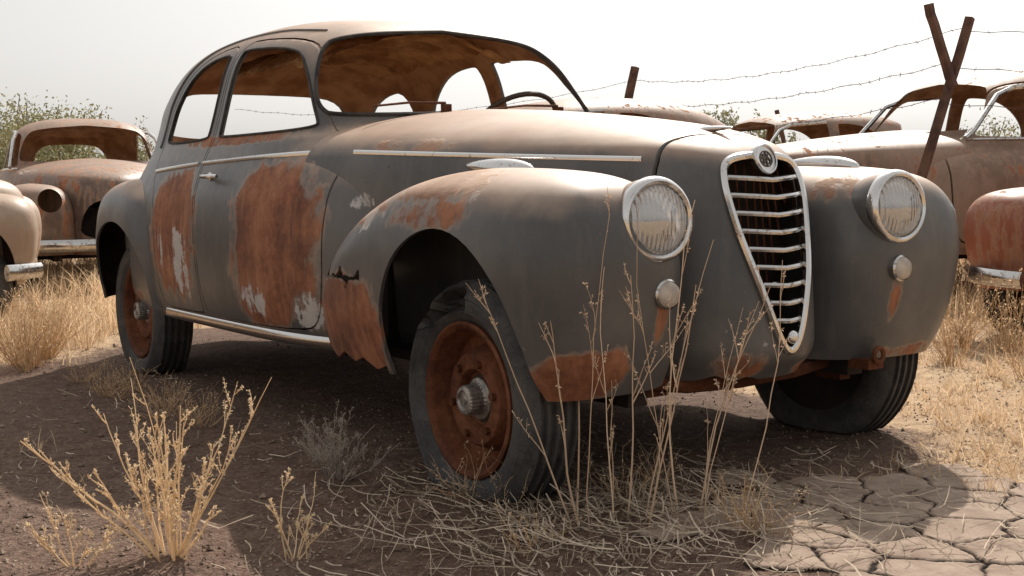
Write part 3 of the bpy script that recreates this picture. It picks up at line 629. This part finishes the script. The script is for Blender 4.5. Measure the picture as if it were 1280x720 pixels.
def mudmat():
    m,nt,b,tc=newmat('cracked_mud'); cr=AT(nt,'crack'); n=NO(nt,tc,9,5,.7); n3=NO(nt,tc,80,3,.7)
    c=MX(nt,MR(nt,n,.3,.7),(.25,.185,.145),(.38,.295,.235)); c=MX(nt,MR(nt,n3,.55,.75,0,.5),c,(.18,.13,.10)); c=MX(nt,MR(nt,cr,.1,.9),(.018,.012,.010),c)
    nt.links.new(c,b.inputs['Base Color']); b.inputs['Roughness'].default_value=.95; b.inputs['Specular IOR Level'].default_value=.15
    nt.links.new(BU(nt,MA(nt,'ADD',n,MA(nt,'MULTIPLY',n3,.5)),.6,.008),b.inputs['Normal']); return m
mud=fastmesh('mud_ground',V,Q.ravel(),np.arange(len(Q))*4,mudmat()); mud["kind"]="structure"
at=mud.data.attributes.new('crack','FLOAT','POINT'); at.data.foreach_set('value',np.array(att,np.float32)); fin(mud,True,40)
# ------------------------------------------------------------ grass
def strawmat(name,c1,c2,tr=.35):
    m=bpy.data.materials.new(name); m.use_nodes=True; nt=m.node_tree; nt.nodes.remove(nt.nodes['Principled BSDF'])
    s=AT(nt,'shade'); c=MX(nt,s,c1,c2)
    d=nt.nodes.new('ShaderNodeBsdfDiffuse'); t=nt.nodes.new('ShaderNodeBsdfTranslucent'); nt.links.new(c,d.inputs[0]); nt.links.new(c,t.inputs[0])
    mx=nt.nodes.new('ShaderNodeMixShader'); mx.inputs[0].default_value=tr; nt.links.new(d.outputs[0],mx.inputs[1]); nt.links.new(t.outputs[0],mx.inputs[2]); nt.links.new(mx.outputs[0],nt.nodes['Material Output'].inputs[0]); return m
M_straw=strawmat('dry_straw_colour',(.44,.29,.17),(.90,.71,.48),.42); M_litter=strawmat('bleached_litter',(.28,.22,.16),(.66,.55,.43),.1); M_gold=strawmat('golden_weed',(.76,.58,.37),(.96,.80,.57)); M_greyweed=strawmat('grey_weed',(.34,.29,.25),(.60,.53,.46)); M_stalk=strawmat('dead_stalk',(.48,.33,.22),(.80,.62,.45),.15)
def blades(name,bx,by,bz,az,h,lean,w,mat,curl=1.6,parent=None):
    M=len(bx); t=np.array([0,.35,.7,1.0]); wd=np.array([1,.8,.5,0.0]); dx,dy=np.cos(az),np.sin(az)
    fa=rng.uniform(0,2*np.pi,M); px,py=np.cos(fa),np.sin(fa); V=np.zeros((M,7,3)); k=0
    for ti,wi in zip(t,wd):
        cx=bx+dx*lean*h*ti**curl; cy=by+dy*lean*h*ti**curl; cz=bz+h*ti*(1-.35*lean*ti)
        if wi>0:
            for sg in(-1,1):
                V[:,k,0]=cx+sg*px*w*wi/2; V[:,k,1]=cy+sg*py*w*wi/2; V[:,k,2]=cz; k+=1
        else: V[:,k,0]=cx; V[:,k,1]=cy; V[:,k,2]=cz
    base=(np.arange(M)*7)[:,None]; lo=(base+np.array([0,1,3,2,2,3,5,4,4,5,6])[None]).ravel(); st=((np.arange(M)*11)[:,None]+np.array([0,4,8])[None]).ravel()
    o=fastmesh(name,V.reshape(-1,3),lo,st,mat,parent); a_=o.data.attributes.new('shade','FLOAT','POINT')
    sh=rng.uniform(0,1,M)[:,None]*.8+np.array([0,0,.1,.1,.2,.2,.2])[None]; a_.data.foreach_set('value',sh.ravel().astype(np.float32)); return o
BX=[];BY=[];BZ=[];HH=[]
cnt=0
while cnt<4600:
    d=3.3*(13**random.random()); s=random.uniform(-.62,.62)*d; p=site(s,d); x,y=p.x,p.y
    g=soilmask(x,y)
    if random.random()>g*.95+.015: continue
    if -4.0<x<.5 and abs(y)<.8: continue
    near=s>1.0 and d<7
    if near and random.random()<.35: continue
    cl=.5+.5*fbm(x*.8,y*.8,4); hgt=random.uniform(.08,.20)+.22*max(0,cl-.35)*random.random()+(.02*d if d>6 else 0)*.6
    if near: hgt*=.62
    nb=random.randint(10,22); r=random.uniform(.03,.10)*(1+d*.06); cnt+=1
    if g<.5: hgt*=.5; nb=8
    for _ in range(nb):
        an=random.uniform(0,6.28); q=r*math.sqrt(random.random()); xx=x+q*math.cos(an); yy=y+q*math.sin(an)
        BX.append(xx);BY.append(yy);HH.append(hgt*random.uniform(.5,1.15)); BZ.append(gz(xx,yy)-.01)
BX,BY,BZ,HH=map(np.array,(BX,BY,BZ,HH)); dd=(BX-CAM.x)*FW.x+(BY-CAM.y)*FW.y
g=blades('dry_grass',BX,BY,BZ,rng.uniform(0,6.28,len(BX)),HH,rng.uniform(.1,1.0,len(BX)),.0022+.0006*dd,M_straw); g["kind"]="stuff"
# straw litter
V=[];F=[];sh=[]
for i in range(3200):
    t=random.random()
    if t<.62: x=random.gauss(.45,.36); y=random.gauss(-.72,.36)
    elif t<.8: x=random.uniform(-2.6,1.8); y=random.uniform(-2.2,-.7)
    else: x=random.uniform(.3,1.3); y=random.uniform(-.3,1.8)
    L=random.uniform(.03,.22)*(1 if t<.6 else .6)*(2 if random.random()<.05 else 1); an=random.gauss(2.2,.9); cv=random.uniform(-.6,.6); w=random.uniform(.0006,.0018); b0=len(V); k=5
    zl=random.uniform(.002,.025)+.010*(1 if (x-1.3)**2+(y+.1)**2<.8 else 0); ti=random.uniform(-.25,.25)*L
    for j in range(k):
        q=j/(k-1)-.5; a2=an+cv*q; cx=x+math.cos(a2)*L*q; cy=y+math.sin(a2)*L*q; cz=gz(cx,cy)+zl+max(0,ti*q*2)
        V.append((cx-math.sin(a2)*w,cy+math.cos(a2)*w,cz)); V.append((cx+math.sin(a2)*w,cy-math.cos(a2)*w,cz+w))
    c=random.random(); sh+=[c]*(2*k)
    for j in range(k-1): F.append((b0+2*j,b0+2*j+1,b0+2*j+3,b0+2*j+2))
o=mk('straw_litter',V,F,M_litter,smooth=False); o["kind"]="stuff"; o.data.attributes.new('shade','FLOAT','POINT').data.foreach_set('value',np.array(sh,np.float32))
# gravel
V=[];F=[]
for i in range(8500):
    d=2.5+4.5*random.random()**1.3; s=random.uniform(-.5,.5)*d; p=site(s,d); r=random.uniform(.002,.007)*(2 if random.random()<.06 else 1); z=gz(p.x,p.y)+r*.3
    if abs(p.x-1.3)<.85 and abs(p.y+.1)<.65: continue
    b0=len(V)
    for v in((1,0,0),(0,1,0),(-1,0,0),(0,-1,0),(0,0,.8),(0,0,-.6)): V.append((p.x+v[0]*r*random.uniform(.6,1.3),p.y+v[1]*r*random.uniform(.6,1.3),z+v[2]*r*random.uniform(.6,1.2)))
    for f in((0,1,4),(1,2,4),(2,3,4),(3,0,4),(1,0,5),(2,1,5),(3,2,5),(0,3,5)): F.append(tuple(b0+q for q in f))
o=mk('gravel',V,F,simple('gravel_stone',(.14,.095,.07),(.34,.26,.20),3,.9),smooth=False); o["kind"]="stuff"
# ------------------------------------------------------------ weeds
def weed(name,base,stems,mat,label,cat='dry plant',hmin=.2,hmax=.45,spread=.5,r=.0035,branch=4,tip=True,tipsz=.012,depth=2,wig=.12,group=None,brl=(.22,.48),bsp=.5,off=.04,up=.03,bias=(0,0)):
    V=[];F=[];SH=[]
    def grow(p,dr,L,rad,dep):
        k=8 if dep==depth else 4; pts=[p.copy()]; q=p.copy(); dd_=dr.copy()
        for i in range(k):
            dd_=(dd_+Vector((random.gauss(0,wig),random.gauss(0,wig),random.gauss(0,wig*.5)+up))).normalized(); q=q+dd_*(L/k); q.z=max(q.z,.004); pts.append(q.copy())
        n0=len(V); tube(V,F,pts,rad,rad*.35,4,cap=False); SH.extend([random.uniform(.1,.9)]*(len(V)-n0))
        if dep>0:
            for _ in range(branch):
                t=random.uniform(.25,.97); i=min(int(t*k),k-1); pp=pts[i].lerp(pts[i+1],t*k-i)
                nd=(dd_+Vector((random.gauss(0,bsp),random.gauss(0,bsp),random.uniform(0,.5)))).normalized(); grow(pp,nd,L*random.uniform(*brl)*(1.1-t*.5),rad*.6,dep-1)
        if tip:
            for _ in range(2+(dep==0)*2):
                t=random.uniform(.4,1); i=min(int(t*k),k-1); pp=pts[i].lerp(pts[i+1],t*k-i); b0=len(V)
                e=Vector((random.gauss(0,1),random.gauss(0,1),random.gauss(.6,1))).normalized(); f_=e.cross(Vector((random.random(),random.random(),random.random()))).normalized()
                s_=tipsz*random.uniform(.5,1.2)
                for v in(pp,pp+e*s_*.5+f_*s_*.22,pp+e*s_,pp+e*s_*.5-f_*s_*.22): V.append(v)
                F.append((b0,b0+1,b0+2,b0+3)); SH.extend([random.uniform(.4,1)]*4)
    for _ in range(stems):
        an=random.uniform(0,6.28); sp=random.random()**.7*spread; dr=Vector((math.cos(an)*sp+bias[0],math.sin(an)*sp+bias[1],1)).normalized(); L=random.uniform(hmin,hmax)
        o_=Vector((math.cos(an),math.sin(an),0))*random.random()*off
        grow(Vector((o_.x,o_.y,0)),dr,L,r*random.uniform(.6,1.2),depth)
    o=mk(name,V,F,mat,None,smooth=False); o.location=(base[0],base[1],gz(*base)-.005); o.data.attributes.new('shade','FLOAT','POINT').data.foreach_set('value',np.array(SH[:len(V)],np.float32))
    o["label"]=label; o["category"]=cat
    if group:o["group"]=group
    return o
weed('dry_weed',(.10,-1.69),26,M_gold,"pale golden leafless branching dry weed on dirt",hmin=.20,hmax=.50,spread=.78,r=.0036,branch=8,tipsz=.006,brl=(.08,.26),bsp=.6,wig=.09,off=.05)
weed('dry_weed',(.30,-1.47),8,M_gold,"small golden dry weed sprig on dirt",hmin=.1,hmax=.24,spread=.8,r=.0022,branch=5,tipsz=.006,brl=(.1,.3))
weed('dry_weed',(.02,-1.90),9,M_gold,"low golden dry weed beside bare dirt",hmin=.08,hmax=.2,spread=1.0,r=.0022,branch=4,tipsz=.008)
weed('tall_dry_weed',(.53,-.68),9,M_stalk,"tall leafless dry stalks before the grey fender",hmin=.55,hmax=.92,spread=.36,r=.0030,branch=4,tipsz=.009,wig=.06,brl=(.10,.28),off=.14)
weed('tall_dry_weed',(.62,-.48),6,M_stalk,"tall leafless dry stalks before the grille",hmin=.50,hmax=.90,spread=.36,r=.0028,branch=4,tipsz=.009,wig=.06,brl=(.10,.28),off=.14)
weed('grey_bush',(-.36,-1.02),32,M_greyweed,"small grey twiggy bush beside the front wheel",hmin=.10,hmax=.23,spread=.9,r=.0019,branch=5,tipsz=.006,wig=.2)
for k in range(25):
    bs=(random.gauss(.55,.24),random.gauss(-.62,.22)) if k<8 else ((random.uniform(.5,1.0),random.uniform(.8,2.2)) if k<15 else (random.uniform(-2.9,-1.2),random.uniform(-1.15,-.95)))
    weed('grass_tuft',bs,random.randint(12,26),M_straw,"dry straw coloured grass tuft on dirt",'grass',.07,.19,1.5,.0013,1,True,.009,1,.22,"dry grass tufts around the car")
for k in range(14):
    p=site(random.uniform(-2.9,-2.0),random.uniform(5.6,6.9)) if k<9 else site(random.uniform(2.0,2.7),random.uniform(5.2,6.2))
    weed('grass_tuft',(p.x,p.y),random.randint(30,50),M_straw,"tall dry straw coloured grass tuft",'grass',.2,.44,.8,.0016,2,True,.014,1,.15,"dry grass tufts around the car")
# ------------------------------------------------------------ fence
M_post=simple('rusty_iron_post',(.06,.032,.024),(.14,.075,.05),9,.9)
def post(a,b,r,label,group="leaning fence posts"):
    V=[];F=[]; a=Vector(a); b=Vector(b); pts=[a.lerp(b,t)+Vector((random.gauss(0,.002),random.gauss(0,.002),0)) for t in np.linspace(0,1,9)]
    tube(V,F,pts,r,r*.95,4,1.2); o=mk('fence_post',V,F,M_post,None,smooth=False); o["label"]=label; o["category"]="fence post"; o["group"]=group; return o
def px(u,d,z): return site((u-640)/1533*d,d,z)
post(px(1100,7.6,0),px(1210,7.6,1.84),.034,"long leaning rusty post forming a cross")
post(px(1190,7.55,1.42),px(1158,7.55,1.92),.032,"short rusty brace leaning against post")
post(px(742,13,0),px(797,13,2.08),.048,"leaning rusty fence post behind wrecks")
post(px(1010,15,0),px(972,15,1.72),.03,"thin leaning fence post behind wrecks")
def wire(A,Bp,sag):
    V=[];F=[]; A=Vector(A);Bp=Vector(Bp); L=(Bp-A).length; n=int(L/.12)
    pts=[A.lerp(Bp,t)+Vector((0,0,-sag*4*t*(1-t)+.006*math.sin(t*60))) for t in np.linspace(0,1,n)]
    tube(V,F,pts,.0022,.0022,4)
    for i in range(1,n-1,1):
        p=pts[i]
        for _ in range(2):
            e=Vector((random.gauss(0,1),random.gauss(0,1),random.gauss(0,1))).normalized()*.016; tube(V,F,[p-e,p+e],.0018,.0014,3,cap=False)
    o=mk('barbed_wire',V,F,M_post,None,smooth=False); o["label"]="sagging rusty barbed wire strand"; o["category"]="barbed wire"; o["group"]="fence wire strands"
wire(px(797,13,1.94),px(1203,7.6,1.78),.12); wire(px(792,13,1.68),px(1196,7.6,1.58),.10); wire(px(786,13,1.46),px(1184,7.6,1.36),.10)
wire(px(1205,7.6,1.76),px(1700,6.5,1.71),.05); wire(px(1190,7.6,1.54),px(1700,6.5,1.46),.05); wire(px(1183,7.6,1.32),px(1700,6.5,1.26),.05)
wire(px(797,13,1.94),px(300,16,1.91),.2)
# ------------------------------------------------------------ shrubs
def leafmat():
    m,nt,b,tc=newmat('shrub_leaves'); n=NO(nt,tc,4,3,.6); nt.links.new(MX(nt,MR(nt,n,.3,.7),(.22,.225,.12),(.44,.43,.25)),b.inputs['Base Color']); b.inputs['Roughness'].default_value=.8; return m
M_leaf=leafmat(); M_bark=simple('bark',(.12,.09,.065),(.22,.17,.13),10,.95)
def shrub(s,d,w,h,label,nl=3500):
    p=site(s,d); o=bpy.data.objects.new('shrub',None); link(o); o.location=(p.x,p.y,gz(p.x,p.y)-.02); o["label"]=label; o["category"]="shrub"; o["group"]="shrubs beyond the wrecks"
    V=[];F=[]; tips=[]
    for k in range(34):
        an=random.uniform(0,6.28); r=random.uniform(.05,.5)*w; hh=h*random.uniform(.55,.98)*(1-.3*(r/w)); e=Vector((r*math.cos(an),r*math.sin(an),hh)); m=e*.5+Vector((random.gauss(0,.1),random.gauss(0,.1),.05))
        tube(V,F,[Vector((0,0,0)),m,e],.02*h/2,.006,5)
        for _ in range(6): tips.append(m.lerp(e,random.uniform(.0,1.02))+Vector((random.gauss(0,.06*w),random.gauss(0,.06*w),random.gauss(0,.05*h))))
    mk('trunk',V,F,M_bark,o); n=nl; T=np.array([tips[i] for i in rng.integers(0,len(tips),n)])+rng.normal(0,1,(n,3))*np.array([.045*w,.045*w,.04*h]); T[:,2]=np.maximum(T[:,2],.05)
    a=rng.normal(0,1,(n,3)); a/=np.linalg.norm(a,axis=1)[:,None]; b_=np.cross(a,rng.normal(0,1,(n,3))); b_/=np.linalg.norm(b_,axis=1)[:,None]
    sz=rng.uniform(.5,1.2,(n,1))*.036*(d/20); V=np.stack([T-a*sz,T+b_*sz*.45,T+a*sz,T-b_*sz*.45],1).reshape(-1,3)
    fastmesh('crown',V,np.arange(4*n),np.arange(n)*4,M_leaf,o)
shrub(-7.0,19,2.6,2.45,"pale green bush beyond the wrecked cars",14000); shrub(-8.4,20.5,2.8,2.75,"pale green bush beyond the wrecked cars",14000); shrub(-6.1,20,1.4,2.0,"sparse olive shrub beyond the wrecks",5000)
for s,d,w,h in((2.9,20,1.2,2.1),(3.6,21,1.2,2.2),(4.5,21,1.0,2.1),(9.2,24,2.0,2.2),(-12,30,3,2.6),(7.0,27,1.8,2.2),(-2,34,3,2.4)): shrub(s,d,w,h,"sparse olive shrub beyond the wrecks",5500)
# ------------------------------------------------------------ light, world, camera
az=math.atan2(-.62,.78); el=math.radians(42.5)
sd=Vector((-.62*math.cos(el),.78*math.cos(el),math.sin(el))).normalized()
sun=bpy.data.lights.new('sun','SUN'); sun.energy=5.0; sun.angle=math.radians(.6); sun.color=(1,.92,.82); so=bpy.data.objects.new('sun',sun); link(so); so.rotation_euler=sd.to_track_quat('Z','Y').to_euler()
w=bpy.data.worlds.new("World"); scene.world=w; w.use_nodes=True; nt=w.node_tree; bgd=nt.nodes['Background']
sk=nt.nodes.new('ShaderNodeTexSky'); sk.sky_type='NISHITA'; sk.sun_disc=False; sk.sun_elevation=el; sk.sun_rotation=az; sk.air_density=1.0; sk.dust_density=5.0; sk.ozone_density=1.0
hs=nt.nodes.new('ShaderNodeHueSaturation'); hs.inputs['Saturation'].default_value=.15; nt.links.new(sk.outputs[0],hs.inputs['Color'])
hz=MX(nt,.50,hs.outputs[0],(5.85,5.62,5.32)); nt.links.new(hz,bgd.inputs[0]); bgd.inputs[1].default_value=.145
cam=bpy.data.cameras.new('camera'); co=bpy.data.objects.new('camera',cam); link(co); cam.lens=1533/1280*36; cam.sensor_width=36; cam.clip_end=2000; cam.clip_start=.05
pt=math.radians(4.8); rl=math.radians(1.0)
f=(FW*math.cos(pt)+Vector((0,0,-math.sin(pt)))).normalized(); r=RT.normalized(); r=(r-f*r.dot(f)).normalized(); u_=r.cross(f)
r2=r*math.cos(rl)-u_*math.sin(rl); u2=r2.cross(f); Mx=Matrix((r2,u2,-f)).transposed().to_4x4(); Mx.translation=CAM; co.matrix_world=Mx
scene.camera=co
scene.view_settings.view_transform='Standard'; scene.view_settings.look='None'; scene.view_settings.exposure=0
